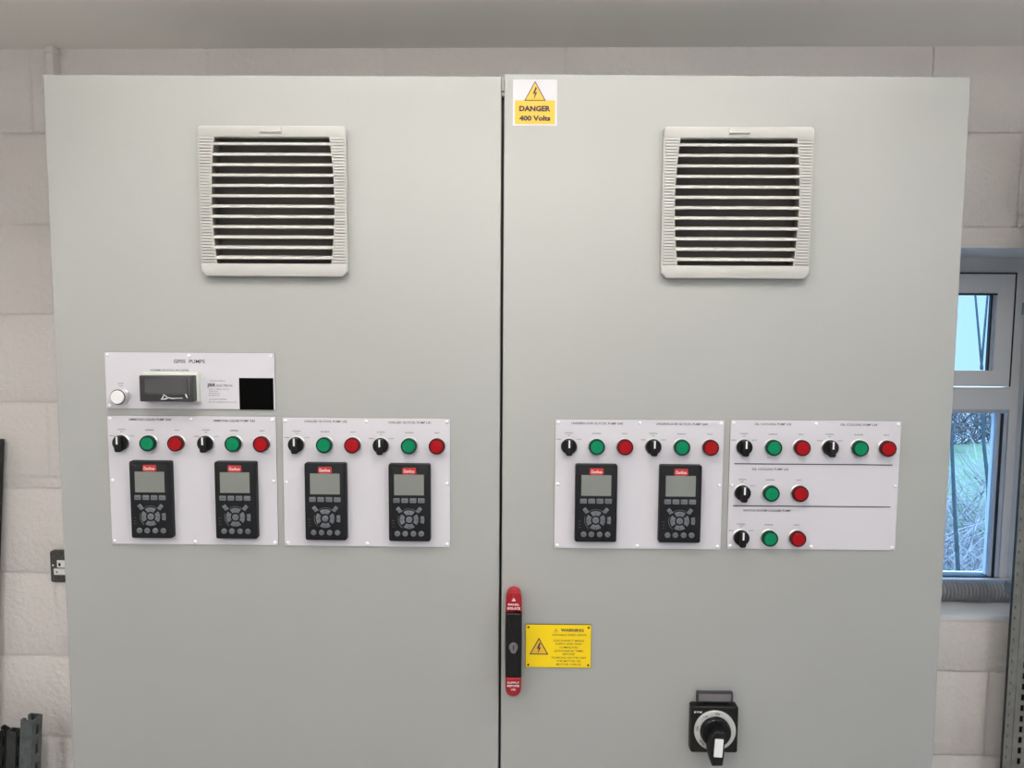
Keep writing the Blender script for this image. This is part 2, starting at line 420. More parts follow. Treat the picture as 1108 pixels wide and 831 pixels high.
# ------------------------------------------------------------------ lamps, selectors, button
def collar(root):
    q = MB(); q.lathe([(.0152, -.0019), (.0152, -.0045), (.0143, -.0055), (.0125, -.0055)], 'silver'); q.build('collar', root)
def make_lamp(rim, lens):
    root = empty('indicator_lamp'); collar(root)
    q = MB(); q.lathe([(.0143, -.0052), (.0143, -.0122), (.0138, -.0132), (.0114, -.0134), (.0112, -.0120)], rim); q.build('rim', root)
    q = MB(); prof = [(.0113, -.0118), (.0113, -.0132), (.0109, -.0137)]
    for k in range(5): prof += [(.0105 - .0021 * k, -.0141 if k % 2 == 0 else -.0137)]
    q.lathe(prof + [(.0006, -.0145)], lens); q.build('lens', root)
    return root
def make_selector():
    root = empty('selector_switch'); collar(root)
    q = MB(); q.lathe([(.0140, -.0052), (.0140, -.0095), (.0132, -.0108), (.004, -.0110)], 'black'); q.build('dial', root)
    q = MB(); P = [(.0052, .0128), (-.0052, .0128), (-.0060, .0), (-.0058, -.0128), (-.0036, -.0150), (.0036, -.0150), (.0058, -.0128), (.0060, 0)]
    q.slab(P, -.0105, -.0198, 'black', r=.0022, n=3, smooth=True); gr = q.build('grip', root)
    q = MB(); q.slab(rrect(.0030, .0135, .0004, 2, 0, .0062), -.0196, -.0202, 'white'); q.build('pointer', gr)
    return root
sel = make_selector(); gre = make_lamp('greend', 'green'); red = make_lamp('redd', 'red')
where = ['above the leftmost keypad', 'above the second keypad from the left', 'above the third keypad from the left', 'above the fourth keypad, left of the door gap',
         'above the fifth keypad, right of the door gap', 'above the rightmost keypad', 'at top left of the ruled plate', 'at top right of the ruled plate',
         'in the ruled plate\'s middle row', 'in the ruled plate\'s bottom row']
for i, (kx, gx, rx, z) in enumerate(SETS):
    for proto, x, lab, cat, grp in ((sel, kx, 'black rotary selector switch with white pointer ', 'selector switch', 'black selector switches on the white plates'),
                                    (gre, gx, 'round green running lamp ', 'indicator lamp', 'green running lamps'),
                                    (red, rx, 'round red fault lamp ', 'indicator lamp', 'red fault lamps')):
        o = proto if i == 0 else copy_tree(proto)
        o.location = (x, 0, z); tag(o, lab + where[i], cat, grp)
pb = empty('push_button', (-.6808, 0, 1.5405)); collar(pb)
q = MB(); q.lathe([(.0143, -.0052), (.0143, -.0140), (.0135, -.0150), (.0126, -.0150)], 'silver'); q.build('bezel', pb)
q = MB(); q.lathe([(.0136, -.0140), (.0136, -.0152), (.0120, -.0155)], 'core'); q.build('rim', pb)
q = MB(); q.lathe([(.0120, -.0130), (.0120, -.0175), (.0110, -.0185), (.0005, -.0186)], 'white'); q.build('cap', pb)
tag(pb, 'round white lamp test push button at left of the panel meter', 'push button')

# ------------------------------------------------------------------ panel meter
mt = empty('panel_meter', (-.5882, 0, 1.5572))
q = MB(); q.slab(rrect(.0985, .0530, .002, 3, .0012, .0012), -.0019, -.0125, 'clear', r=.001, n=2); q.build('gasket_frame', mt)
q = MB(); q.slab(rrect(.0948, .0462, .0015, 3), -.0120, -.0270, 'mbez', r=.0012, n=2); q.build('bezel', mt)
q = MB(); q.slab(rrect(.0760, .0250, .001, 3, .0, .0045), -.0268, -.0275, 'mwin', r=.0003, n=1); q.build('display', mt)
q = MB(); q.box(-.0385, .0385, -.0277, -.0268, -.0095, -.0090, 'greyp'); q.box(.0405, .0411, -.0277, -.0268, -.012, .019, 'greyp'); q.build('display_edge', mt)
q = MB()  # white tubes painted as the glare on crinkled clear film
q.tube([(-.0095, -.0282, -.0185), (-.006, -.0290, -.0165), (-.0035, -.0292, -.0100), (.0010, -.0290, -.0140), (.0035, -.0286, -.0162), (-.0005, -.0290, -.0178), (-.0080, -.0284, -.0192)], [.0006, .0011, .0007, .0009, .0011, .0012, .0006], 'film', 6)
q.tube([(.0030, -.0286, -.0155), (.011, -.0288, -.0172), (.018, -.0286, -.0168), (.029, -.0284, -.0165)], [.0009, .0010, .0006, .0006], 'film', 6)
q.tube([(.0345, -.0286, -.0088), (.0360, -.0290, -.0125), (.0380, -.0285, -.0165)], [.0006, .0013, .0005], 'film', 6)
o = q.build('film_glint', mt); o['label'] = 'white strips standing in for glints on wrinkled clear film'
tag(mt, 'dark rectangular digital panel meter with wrinkled film on the GP05 PUMPS plate', 'panel meter')

# ------------------------------------------------------------------ keypads
def make_keypad():
    root = empty('drive_keypad')
    W, H = .0745, .1405; top = H / 2
    q = MB(); q.slab(rrect(W, H, .0035, 4), -.0019, -.0140, 'kblack', r=.0016, n=3, smooth=True)
    q.slab(rrect(W - .009, H - .012, .003, 4), -.0138, -.0146, 'kblack', r=.0006, n=2); q.build('housing', root)
    q = MB(); q.slab(rrect(.0560, .0405, .001, 2, -.0004, top - .0378), -.0144, -.0149, 'kblack'); q.slab(rrect(.0530, .0375, .0006, 2, -.0004, top - .0374), -.0148, -.0152, 'lcd'); q.build('screen', root)
    q = MB(); q.slab([(.0115, top - .0065), (-.0115, top - .0065), (-.0128, top - .0165), (-.008, top - .0185), (.008, top - .0185), (.0128, top - .0165)], -.0144, -.0156, 'badge', r=.0004, n=1)
    bd = q.build('badge', root)
    q = MB(); q.text('Danfoss', 0, top - .0125, .0054, -.01575, 'white', .0190, .012, ang=.0); q.build('lettering', bd)
    keys = []
    def key(P, sym=None):
        q = MB(); q.slab(P, -.0144, -.0162, 'key', r=.0006, n=2)
        if sym: sym(q)
        return q.build('key', root)
    names = ['Status', 'Quick', 'Main', 'Alarm']
    for i, x in enumerate((-.0225, -.0078, .0070, .0217)):
        zc = top - .0658
        key(rrect(.0118, .0086, .0012, 2, x - .0004, zc), lambda q, x=x, i=i, zc=zc: q.text(names[i], x - .0004, zc, .0019, -.01635, 'keyink', .0080, .01))
    nz = top - .1005
    key(circ(.0058, 24, -.0006, nz), lambda q: q.text('OK', -.0006, nz, .0026, -.01635, 'keyink'))
    for k in range(4):
        a = PI / 2 * k
        key(arcseg(.0088, .0168, a - .62, a + .62, 10, -.0006, nz), lambda q, a=a: q.add([(-.0006 + .0135 * math.cos(a) + .0018 * math.cos(a + t), -.01635, nz + .0135 * math.sin(a) + .0018 * math.sin(a + t)) for t in (0, 2.1, 4.2)], [(0, 1, 2)], 'keyink'))
    for s, t in ((-1, 'Back'), (1, 'Cancel')):
        X = Matrix.Translation((-.0006 + s * .0180, 0, nz + .0175)) @ Matrix.Rotation(s * R(38), 4, 'Y')
        q = MB(); q.slab(rrect(.0068, .0100, .0008, 2), -.0144, -.0162, 'key', r=.0006, n=2, X=X); q.text(t, 0, 0, .0017, -.01635, 'keyink', .0056, .01, X=X); q.build('key', root)
    key(arcseg(.0208, .0272, -.26, .26, 6, -.0006, nz), lambda q: q.text('Info', .0236, nz, .0018, -.01635, 'keyink', .0045, .01))
    for i, x in enumerate((-.0218, -.0078, .0070, .0212)):
        zc = top - .1262
        key(circ(.0050, 20, x, zc), lambda q, x=x, zc=zc, i=i: q.text(['Hand', 'Off', 'Auto', 'Reset'][i], x, zc, .0017, -.01635, 'keyink', .0062, .01))
    q = MB(); q.slab(arcseg(.0192, .0199, .75, PI - .75, 14, -.0006, nz), -.0144, -.0150, 'key'); q.slab(arcseg(.0192, .0199, PI - .35, PI + .9, 14, -.0006, nz), -.0144, -.0150, 'key')
    for i, t in enumerate(('On', 'Warn.', 'Alarm')): q.text(t, -.0290, nz - .002 - .0055 * i, .0016, -.0148, 'key', .0045)
    q.build('printed_marks', root)
    return root
kp = make_keypad()
KP = [(-.6288, 1.3552), (-.4758, 1.3554), (-.3143, 1.3544), (-.1638, 1.3538), (.1698, 1.3556), (.3195, 1.3556)]
KL = ['leftmost drive keypad, black with grey screen, left side of the ammonia pump plate', 'second drive keypad from the left, right side of the ammonia pump plate',
      'third drive keypad from the left, left side of the chilled glycol plate', 'fourth drive keypad from the left, nearest the door gap on the left door',
      'fifth drive keypad from the left, nearest the door gap on the right door', 'rightmost drive keypad, right side of the underfloor glycol plate']
for i, (x, z) in enumerate(KP):
    o = kp if i == 0 else copy_tree(kp); o.location = (x, 0, z); tag(o, KL[i], 'keypad', 'drive keypads with round key rings')

# ------------------------------------------------------------------ signs
dg = empty('danger_sticker', (.0550, 0, 2.0545)); w, h = .0762, .0775
q = MB(); q.slab(rrect(w, h, .0015, 2), -.0001, -.0006, 'sticw'); q.slab(rrect(.0690, .0400, .0004, 2, 0, -.0162), -.0006, -.0008, 'yel2'); q.build('backing', dg)
q = MB(); tri_sign(q, 0, .0195, .0375, .0335, -.0009, 'yel2', bord=.09); q.text('DANGER', 0, -.0100, .0084, -.0010, 'ink', .0540, .05); q.text('400 Volts', 0, -.0262, .0080, -.0010, 'ink', .0540, .05)
q.build('lettering', dg)
tag(dg, 'yellow and white DANGER 400 Volts sticker at the top of the right door', 'warning sticker')
ws = empty('warning_sign', (.1059, 0, 1.0868)); w, h = .1203, .0818
q = MB(); q.slab(rrect(w, h, .0010, 2), -.0002, -.0022, 'core'); q.slab(rrect(w - .0012, h - .0012, .001, 2), -.0020, -.0028, 'yel'); q.build('board', ws)
q = MB(); y = -.0030
tri_sign(q, -.0355, 0, .0350, .0320, y, 'yel2', bord=.11); tri_sign(q, -.0045, .0300, .0085, .0075, y, 'yel', bord=.12)
q.text('WARNING', .0250, .0305, .0052, y, 'ink', .0420, .035)
for t, z, wd in (('VARIABLE SPEED DRIVE', .0215, .0630), ('DISCONNECT MAINS', .0106, .0560), ('SUPPLY AND WAIT', .0046, .0490), ('15 MINUTES', -.0020, .0330), ('(DISCHARGE TIME)', -.0086, .0530),
                 ('BEFORE', -.0146, .0220), ('WORKING ON THE UNIT', -.0215, .0640), ('THE MOTOR OR', -.0278, .0440), ('MOTOR CABLES', -.0341, .0450)):
    q.text(t, .0192, z, .0036, y, 'ink', wd, .004)
q.build('lettering', ws)
sc = None
for sx in (-1, 1):
    for sz in (-1, 1):
        l = (sx * .0548, -.0027, sz * .0355)
        if sc is None: q = MB(); q.lathe([(.0019, 0), (.0019, -.0008), (.0010, -.0014)], 'black', 14); sc = q.build('rivet', ws, loc=l)
        else: c = sc.copy(); COL.objects.link(c); c.location = l
tag(ws, 'yellow WARNING variable speed drive sign beside the swing handle', 'warning sign')

# ------------------------------------------------------------------ isolator
iso = empty('rotary_isolator', (.3910, 0, .9395))
q = MB(); q.slab(rrect(.0855, .0875, .004, 4), -.0002, -.0190, 'black', r=.003, n=3, smooth=True); q.build('base_plate', iso)
q = MB(); q.slab([(.0235, .0435), (.0235, .0490), (-.0215, .0490), (-.0215, .0435)], -.0002, -.0110, 'black')
q.slab([(.0235 - .0, .0540), (-.0215, .0540), (-.0255, .0430), (.0275, .0430)], -.0002, -.0080, 'black'); q.build('label_bracket', iso)
q = MB(); q.slab(rrect(.0655, .0200, .0015, 2, .0010, .0570), -.0040, -.0110, 'core', r=.001, n=2); q.slab(rrect(.0585, .0135, .0005, 2, .0010, .0570), -.0109, -.0114, 'greyp'); q.build('label_holder', iso)
q = MB(); q.text('E·T·N', -.0310, .0335, .0034, -.01915, 'white', .0135, .03); q.build('maker_logo', iso)
q = MB(); q.lathe([(.0375, -.0188), (.0375, -.0225), (.0368, -.0232), (.0280, -.0232), (.0276, -.0225)], 'ring', 56); rg = q.build('dial_ring', iso)
q = MB()
for t, a, w_ in (('ON', 84, .0080), ('+ Trip', 128, .0120), ('OFF', 172, .0100), ('Reset', 222, .0120)):
    ra = R(a); q.text(t, .0325 * math.cos(ra), .0325 * math.sin(ra), .0040, -.02335, 'ink', w_, .02, ang=ra - PI / 2)
q.build('lettering', rg)
q = MB(); q.lathe([(.0278, -.0228), (.0272, -.0300), (.0250, -.0330), (.0020, -.0330)], 'black', 48)
hd = q.build('rotary_hub', iso)
q = MB()
P = [(.0105, .012), (-.0060, .016), (-.0160, .004), (-.0175, -.022), (-.0160, -.034), (-.0110, -.0500), (.0080, -.0500), (.0105, -.030)]
q.slab(P, -.0300, -.0520, 'black', r=.004, n=3, smooth=True); gp = q.build('grip', hd)
q = MB(); X = Matrix.Translation((-.0010, 0, -.0150)) @ Matrix.Rotation(R(3), 4, 'Y'); q.slab(rrect(.0150, .0335, .001, 2), -.0515, -.0530, 'white', X=X); q.build('marker', gp)
tag(iso, 'black square rotary isolator switch with silver ring low on the right door', 'isolator switch')

# ------------------------------------------------------------------ room: back wall frame of reference
WY, YAW = .5617, -.01461
WM = Matrix.Translation((0, WY, 0)) @ Matrix.Rotation(YAW, 4, 'Z')
CY, CS = math.cos(YAW), math.sin(YAW)
def wl(x, y, z): return WM @ Vector((x, y, z))                # wall-local to world
CZ = 2.3400
OX0, OX1, OZ0, OZ1, RD = .47, 1.458, .9228, 1.8690, .29       # window opening and reveal depth
XL, XR = -2.6, 2.3
def place(o): o.location = (0, WY, 0); o.rotation_euler = (0, 0, YAW); return o
w = MB()
BW, BH, z0, x0 = .4416, .225, 2.1384, -1.1874
jr, dep, ch = .0014, .0022, .0036
def block(xa, xb, za, zb):
    """one painted block face with eased edges; the joints are shallow"""
    if xb - xa < .012 or zb - za < .012: return
    a = (xa + jr, xb - jr, za + jr, zb - jr); c = (a[0] + .008, a[1] - .008, a[2] + ch, a[3] - ch)
    O = [(xa, dep, za), (xb, dep, za), (xb, dep, zb), (xa, dep, zb)]
    A = [(a[0], dep, a[2]), (a[1], dep, a[2]), (a[1], dep, a[3]), (a[0], dep, a[3])]
    C = [(c[0], 0, c[2]), (c[1], 0, c[2]), (c[1], 0, c[3]), (c[0], 0, c[3])]
    vs = O + A + C; fs = [(8, 9, 10, 11)]
    for k in range(4):
        l = (k + 1) % 4; fs += [(k, l, 4 + l, 4 + k), (4 + k, 4 + l, 8 + l, 8 + k)]
    w.add(vs, fs, 'block')
for r_ in range(-1, 11):
    zb = z0 - BH * r_; za = zb - BH
    za_, zb_ = max(za, 0), min(zb, CZ + .01)
    if zb_ <= za_: continue
    off = 0 if r_ % 2 else BW / 2                            # courses break joint
    nx = -6
    xs = []
    x = x0 + off - 6 * BW
    while x < XR:
        xa, xb = max(x, XL), min(x + BW, XR); x += BW
        if xb <= xa: continue
        # cut round the window opening
        if xb <= OX0 or xa >= OX1 or zb_ <= OZ0 or za_ >= OZ1: block(xa, xb, za_, zb_); continue
        if za_ < OZ0: block(xa, xb, za_, OZ0)
        if zb_ > OZ1: block(xa, xb, OZ1, zb_)
        zc0, zc1 = max(za_, OZ0), min(zb_, OZ1)
        if xa < OX0: block(xa, OX0, zc0, zc1)
        if xb > OX1: block(OX1, xb, zc0, zc1)
# body of the wall behind the block faces
for xa, xb, za, zb in ((XL, OX0, 0, CZ), (OX1, XR, 0, CZ), (OX0, OX1, 0, OZ0), (OX0, OX1, OZ1, CZ)):
    w.box(xa, xb, dep, RD + .06, za, zb, 'block')
wb = place(w.build('wall_back')); tag(wb, kind='structure')
# plastered reveal and sill of the window
q = MB()
q.box(OX1 - .004, OX1, .0, RD + .06, OZ0 + .012, OZ1 - .006, 'plaster'); q.box(OX0, OX0 + .004, .0, RD + .06, OZ0 + .012, OZ1 - .006, 'plaster'); q.box(OX0, OX1, 0, RD + .06, OZ1 - .006, OZ1, 'plaster')
tag(place(q.build('trim_1')), kind='structure')
q = MB(); q.slab([(OX1 - .004, OZ0 + .014), (OX0 + .004, OZ0 + .014), (OX0 + .004, OZ0 - .002), (OX1 - .004, OZ0 - .002)], RD + .05, -.004, 'upvc', r=.003, n=2)
tag(place(q.build('trim_2')), kind='structure')
# the window: outer frame, opening top light, transom, fixed lower pane
win = empty('window_1', (0, WY, 0), (0, 0, YAW)); tag(win, kind='structure')
fy = RD; X0, X1 = OX0 + .004, OX1 - .004; Z0, Z1 = OZ0 + .014, OZ1 - .006
def ring(mb, xa, xb, za, zb, t, ya, yb, m, tb=None, tt=None):
    tb = t if tb is None else tb; tt = t if tt is None else tt
    mb.box(xa, xa + t, ya, yb, za, zb, m); mb.box(xb - t, xb, ya, yb, za, zb, m)
    mb.box(xa + t, xb - t, ya, yb, za, za + tb, m); mb.box(xa + t, xb - t, ya, yb, zb - tt, zb, m)
# heights measured on the frame plane
Zst, Zgt, Zgb, Zsb, Ztb, Zlt, Zlb = 1.8165, 1.7630, 1.5440, 1.4990, 1.4320, 1.4200, .9330
q = MB()
q.box(X0, X0 + .05, fy, fy + .06, Z0, Z1, 'upvc'); q.box(1.424, X1, fy, fy + .06, Ztb, Z1, 'upvc'); q.box(1.4315, X1, fy, fy + .06, Z0, Ztb, 'upvc')
q.box(X0 + .05, 1.424, fy, fy + .06, Zst + .004, Z1, 'upvc'); q.box(X0 + .05, 1.4315, fy, fy + .06, Z0, Zlb - .006, 'upvc')
q.build('outer_frame', win)
q = MB(); q.slab([(1.424, Zsb - .004), (X0 + .05, Zsb - .004), (X0 + .05, Ztb), (1.424, Ztb)], fy + .06, fy - .014, 'upvc', r=.005, n=2)
q.add([(X0 + .05, fy - .014 + .004, Ztb + .001), (1.424, fy - .010, Ztb + .001), (1.408, fy + .012, Zlt), (X0 + .06, fy + .012, Zlt), (X0 + .05, fy + .04, Ztb), (1.424, fy + .04, Ztb)], [(0, 1, 2, 3), (2, 3, 4, 5), (0, 3, 4), (1, 2, 5)], 'upvc')
q.build('transom', win)
SR = 1.4190; GR = 1.372
q = MB(); ring(q, X0 + .054, SR, Zsb, Zst, SR - GR, fy - .010, fy + .022, 'upvc', Zgb - Zsb, Zst - Zgt); sash = q.build('sash', win)
q = MB(); q.box(X0 + .05, SR + .003, fy - .010, fy + .02, Zst, Zst + .0045, 'gasket'); q.box(SR, SR + .0048, fy - .0102, fy + .02, Zsb, Zst + .0045, 'gasket')
q.box(X0 + .12, GR, fy - .011, fy + .03, Zgt - .0050, Zgt, 'gasket'); q.build('gasket', sash)
q = MB(); q.box(GR - .004, GR, fy + .002, fy + .016, Zgb, Zgt - .005, 'bead'); q.box(GR - .0085, GR - .004, fy + .004, fy + .014, Zgb, Zgt - .005, 'gasket'); q.build('glazing_bead', sash)
q = MB(); q.box(X0 + .12, GR - .0045, fy + .0132, fy + .0162, Zgb - .004, Zgt + .004, 'glass'); q.build('pane', sash)
LR = 1.4300
q = MB()
q.box(X0 + .05, X0 + .09, fy, fy + .05, Z0, Ztb, 'upvc'); q.build('lower_frame', win)
q = MB(); q.box(LR - .010, LR, fy + .004, fy + .04, Zlb, Zlt, 'bead'); q.box(LR - .017, LR - .010, fy + .006, fy + .04, Zlb, Zlt, 'gasket'); q.box(LR - .024, LR - .017, fy + .009, fy + .04, Zlb, Zlt, 'bead')
q.box(X0 + .09, LR - .024, fy + .004, fy + .04, Zlb - .006, Zlb + .003, 'bead'); q.box(X0 + .09, LR - .012, fy + .008, fy + .04, Zlb + .003, Zlb + .0055, 'gasket'); q.build('glazing_bead', win)
q = MB(); q.box(X0 + .08, LR - .012, fy + .022, fy + .026, Zlb - .002, Zlt + .004, 'glass'); q.build('pane', win)
# corrugated hose on the sill
hy, hr = .100, .0290
hx = 1.338; pts = []; rr = []
n = 300
for i in range(n + 1):
    x = .62 + (hx - .62) * i / n; pts.append((x, hy, OZ0 + .0145 + hr)); rr.append(hr if i % 4 < 2 else hr * .84)
q = MB(); q.tube(pts, rr, 'hose', 28); q.tube([(hx - .001, hy, OZ0 + .0145 + hr), (hx + .006, hy, OZ0 + .0145 + hr)], [hr * .98, hr * .98], 'hose', 28)
o = place(q.build('corrugated_hose')); tag(o, 'grey corrugated hose lying along the window sill', 'hose')
for p in o.data.polygons: p.use_smooth = False

# ceiling, floor, other walls
def panel(name, vs, m, kind='structure'):
    q = MB(); q.add(vs, [(0, 1, 2, 3)], m); o = q.build(name); tag(o, kind=kind); return o
YB = -3.6
def slabbox(name, x0, x1, y0, y1, z0, z1, m):
    q = MB(); q.box(x0, x1, y0, y1, z0, z1, m); o = q.build(name); tag(o, kind='structure'); return o
slabbox('ceiling', XL - .1, XR + .1, YB - .1, WY + .03, CZ, CZ + .1, 'ceil')
slabbox('floor', XL - .1, XR + .1, YB - .1, WY + .1, -.1, 0, 'floor')
slabbox('wall_left', XL - .1, XL, YB, WY + .2, 0, CZ, 'wallp'); 
q = MB()
for ya, yb_, za, zb_ in ((YB, -1.9, 0, CZ), (-.3, WY + .2, 0, CZ), (-1.9, -.3, 0, .95), (-1.9, -.3, 1.95, CZ)): q.box(XR, XR + .1, ya, yb_, za, zb_, 'wallp')
tag(q.build('wall_right'), kind='structure')
q = MB(); ring2 = ((-1.9, -1.84, .95, 1.95), (-.36, -.3, .95, 1.95), (-1.84, -.36, .95, 1.01), (-1.84, -.36, 1.89, 1.95), (-1.13, -1.07, 1.01, 1.89))
for ya, yb_, za, zb_ in ring2: q.box(XR + .03, XR + .08, ya, yb_, za, zb_, 'upvc')
w2 = q.build('added_window'); tag(w2, kind='structure')  # unseen window, added in the right wall to bring in blue daylight
q = MB(); q.box(XR + .05, XR + .054, -1.84, -1.13, 1.01, 1.89, 'glass'); q.box(XR + .05, XR + .054, -1.07, -.36, 1.01, 1.89, 'glass'); q.build('pane', w2)
slabbox('wall_front', XL - .1, XR + .1, YB - .1, YB, 0, CZ, 'wallp')

# painted conduit stub at the top left
q = MB(); q.slab(rrect(.0175, .9, .003, 3, -1.120, CZ - .45), -.0, -.028, 'conduit', r=.003, n=2)
q.slab(rrect(.0230, .012, .003, 3, -1.120, CZ - .012), -.0, -.032, 'conduit', r=.003, n=2)
o = place(q.build('conduit')); tag(o, 'pale painted conduit running up the wall above the cabinet top left corner', 'conduit')

# socket on the wall, half hidden behind the cabinet
so = empty('wall_socket', tuple(wl(-1.1870, 0, 1.0340)), (0, 0, YAW))
q = MB(); q.slab(rrect(.146, .0835, .006, 4, .073, 0), .0, -.014, 'mclad', r=.003, n=3, smooth=True); q.build('box', so)
q = MB(); q.slab(rrect(.0250, .0200, .001, 2, .0325, .0080), -.0135, -.0165, 'white', r=.0008, n=1); q.box(.0245, .0300, -.0169, -.0164, .0025, .0110, 'black'); q.build('rocker', so)
q = MB(); q.slab(rrect(.0400, .0170, .001, 2, .0300, -.0130), -.0135, -.0155, 'white', r=.0008, n=1); q.box(.0165, .0205, -.0159, -.0154, -.0155, -.0115, 'badge'); q.build('outlet', so)
q = MB(); q.lathe([(.0024, 0), (.0024, -.0010), (.0010, -.0015)], 'white', 12); q.build('screw', so, loc=(.0085, -.0138, .0040))
tag(so, 'dark metal-clad wall socket half hidden behind the cabinet\'s left side', 'wall socket')

# ------------------------------------------------------------------ slotted steel channels
def channel(name, length, a, bdepth, m='galv', slot=(.009, .026), pitch=.050, first=.018):
    """slotted strut: face with slots at y=-b/2.. ; length along z from 0 up; open side at the back"""
    q = MB(); t = .0025
    # slotted web (front, y = -b/2) built as strips round the slots
    yw0, yw1 = -bdepth / 2, -bdepth / 2 + t; sw, sh = slot
    z = length; zs = []
    zz = length - first
    q.box(-a / 2, -sw / 2, yw0, yw1, 0, length, m); q.box(sw / 2, a / 2, yw0, yw1, 0, length, m)
    prev = length
    while zz - sh > 0:
        q.box(-sw / 2, sw / 2, yw0, yw1, zz, prev, m); prev = zz - sh; zz -= pitch
    q.box(-sw / 2, sw / 2, yw0, yw1, 0, prev, m)
    for s in (-1, 1):
        x0_, x1_ = (s * a / 2, s * (a / 2 - t)); q.box(min(x0_, x1_), max(x0_, x1_), yw1, bdepth / 2, 0, length, m)
        xa, xb = s * (a / 2 - t), s * (a / 2 - .010); q.box(min(xa, xb), max(xa, xb), bdepth / 2 - t, bdepth / 2, 0, length, m)
        q.box(min(xb, xb + s * t), max(xb, xb + s * t), bdepth / 2 - .009, bdepth / 2 - t, 0, length, m)
    q.build('rail', None)
    return q
def strut(x, dd, topz, lean, yaw, label, a=.041, bd=.041, m='galv', leanback=2.5, mirror=False, length=None, **kw):
    base = wl(x - math.tan(R(lean)) * topz, dd - math.tan(R(leanback)) * topz, 0)
    L = (length or math.sqrt(topz ** 2 + (math.tan(R(lean)) * topz) ** 2 + (math.tan(R(leanback)) * topz) ** 2))
    q = channel('x', L, a, bd, m, **kw)
    for o in list(bpy.data.objects):
        if o.name.startswith('rail') and o.parent is None: ob = o
    ob.name = 'slotted_channel'; ob.location = base
    d = (wl(x, dd, topz) - base).normalized()
    ob.rotation_euler = (Vector((0, 0, 1)).rotation_difference(d).to_matrix() @ Matrix.Rotation(R(yaw), 3, 'Z')).to_euler()
    tag(ob, label, 'steel channel', 'steel channels leaning on the left wall'); return ob
strut(-1.199, -.095, .671, 3.2, 86, 'slotted galvanised steel channel at bottom left, nearest the cabinet and tallest of the three', a=.036, bd=.032, leanback=2.0)
strut(-1.246, -.095, .636, 3.2, 88, 'dark narrow steel channel at bottom left, middle of the three', a=.020, bd=.024, m='galvd', leanback=2.0, slot=(.006, .026))
strut(-1.281, -.095, .638, 3.2, 60, 'slotted steel channel at bottom left, cut by the picture edge', a=.034, bd=.026, m='galvd', leanback=2.0)
strut(-1.315, -.028, 1.369, 4.5, 0, 'tall dark steel channel leaning at the far left edge of the picture', a=.041, bd=.041, m='galvd', leanback=.6)

# right-hand perforated rail beside the window
q = MB(); xl, xr, yy, t = 1.2440, 1.3030, -.070, .002
zt_ = 2.10; hp, hh_ = .0275, .0135
def col(xa, xb, sw, c, pitch, sh, ph):
    """vertical strip xa..xb with a row of slots sw wide centred on c"""
    q.box(xa, c - sw / 2, yy, yy + t, 0, zt_, 'galvl'); q.box(c + sw / 2, xb, yy, yy + t, 0, zt_, 'galvl')
    prev = zt_; z = zt_ - ph
    while z - sh > 0:
        q.box(c - sw / 2, c + sw / 2, yy, yy + t, z, prev, 'galvl'); prev = z - sh; z -= pitch
    q.box(c - sw / 2, c + sw / 2, yy, yy + t, 0, prev, 'galvl')
col(xl, xl + .018, .0024, xl + .0065, .0275, .007, .010); col(xl + .018, xr, .0085, xl + .0385, .0275, .016, .015)
q.box(xl - .0005, xl + .002, yy + t, yy + .010, 0, zt_, 'galvd'); q.box(xr - .002, xr, yy + t, yy + .045, 0, zt_, 'galvd'); q.box(xl + .002, xr - .002, yy + .010, yy + .012, 0, zt_, 'black')  # dark left side painted as the shadow gap; black sheet darkens the slots
q.box(xl + .0195, xl + .0210, yy - .0015, yy, 0, zt_, 'galvl')
for z in (.3, 1.0, 1.7): q.box(1.265, 1.295, yy + .012, .0, z, z + .03, 'galvl')
o = place(q.build('perforated_rail')); tag(o, 'tall perforated grey steel rail standing right of the window at the picture edge', 'steel rail')

# ------------------------------------------------------------------ outside
def cam_basis():
    yaw, pitch, roll = -.01132, -.08522, .00587
    f = Vector((math.sin(yaw) * math.cos(pitch), math.cos(yaw) * math.cos(pitch), math.sin(pitch)))
    r0 = Vector((math.cos(yaw), -math.sin(yaw), 0)); u0 = r0.cross(f)
    r = r0 * math.cos(roll) + u0 * math.sin(roll); u = -r0 * math.sin(roll) + u0 * math.cos(roll)
    return r, u, f
CAM = Vector((.03347, -1.34394, 1.68213))
# ground falls away behind a grassy bank
q = MB(); NX, NY = 24, 40; vs = []
def gz(x, y):
    d = y - 1.1
    z = -.25 + .80 * math.exp(-((y - 5.3) / 1.5) ** 2) - .02 * max(0, d - 6) ** 1.5
    return z + .05 * math.sin(x * 1.7) + .04 * math.sin(x * 3.1 + y * 2.3)
for j in range(NY + 1):
    for i in range(NX + 1):
        x = -2 + 16 * i / NX; y = 1.0 + 11 * j / NY; vs.append((x, y, gz(x, y)))
fs = [(j * (NX + 1) + i, j * (NX + 1) + i + 1, (j + 1) * (NX + 1) + i + 1, (j + 1) * (NX + 1) + i) for j in range(NY) for i in range(NX)]
near = [f for f in fs if vs[f[0]][1] < 4.0]; far = [f for f in fs if vs[f[0]][1] >= 4.0]
q.add(vs, near, 'ground', True); o = q.build('ground'); tag(o, kind='structure')
q = MB(); q.add(vs, far, 'grass', True); o = q.build('grass_bank'); tag(o, kind='structure')
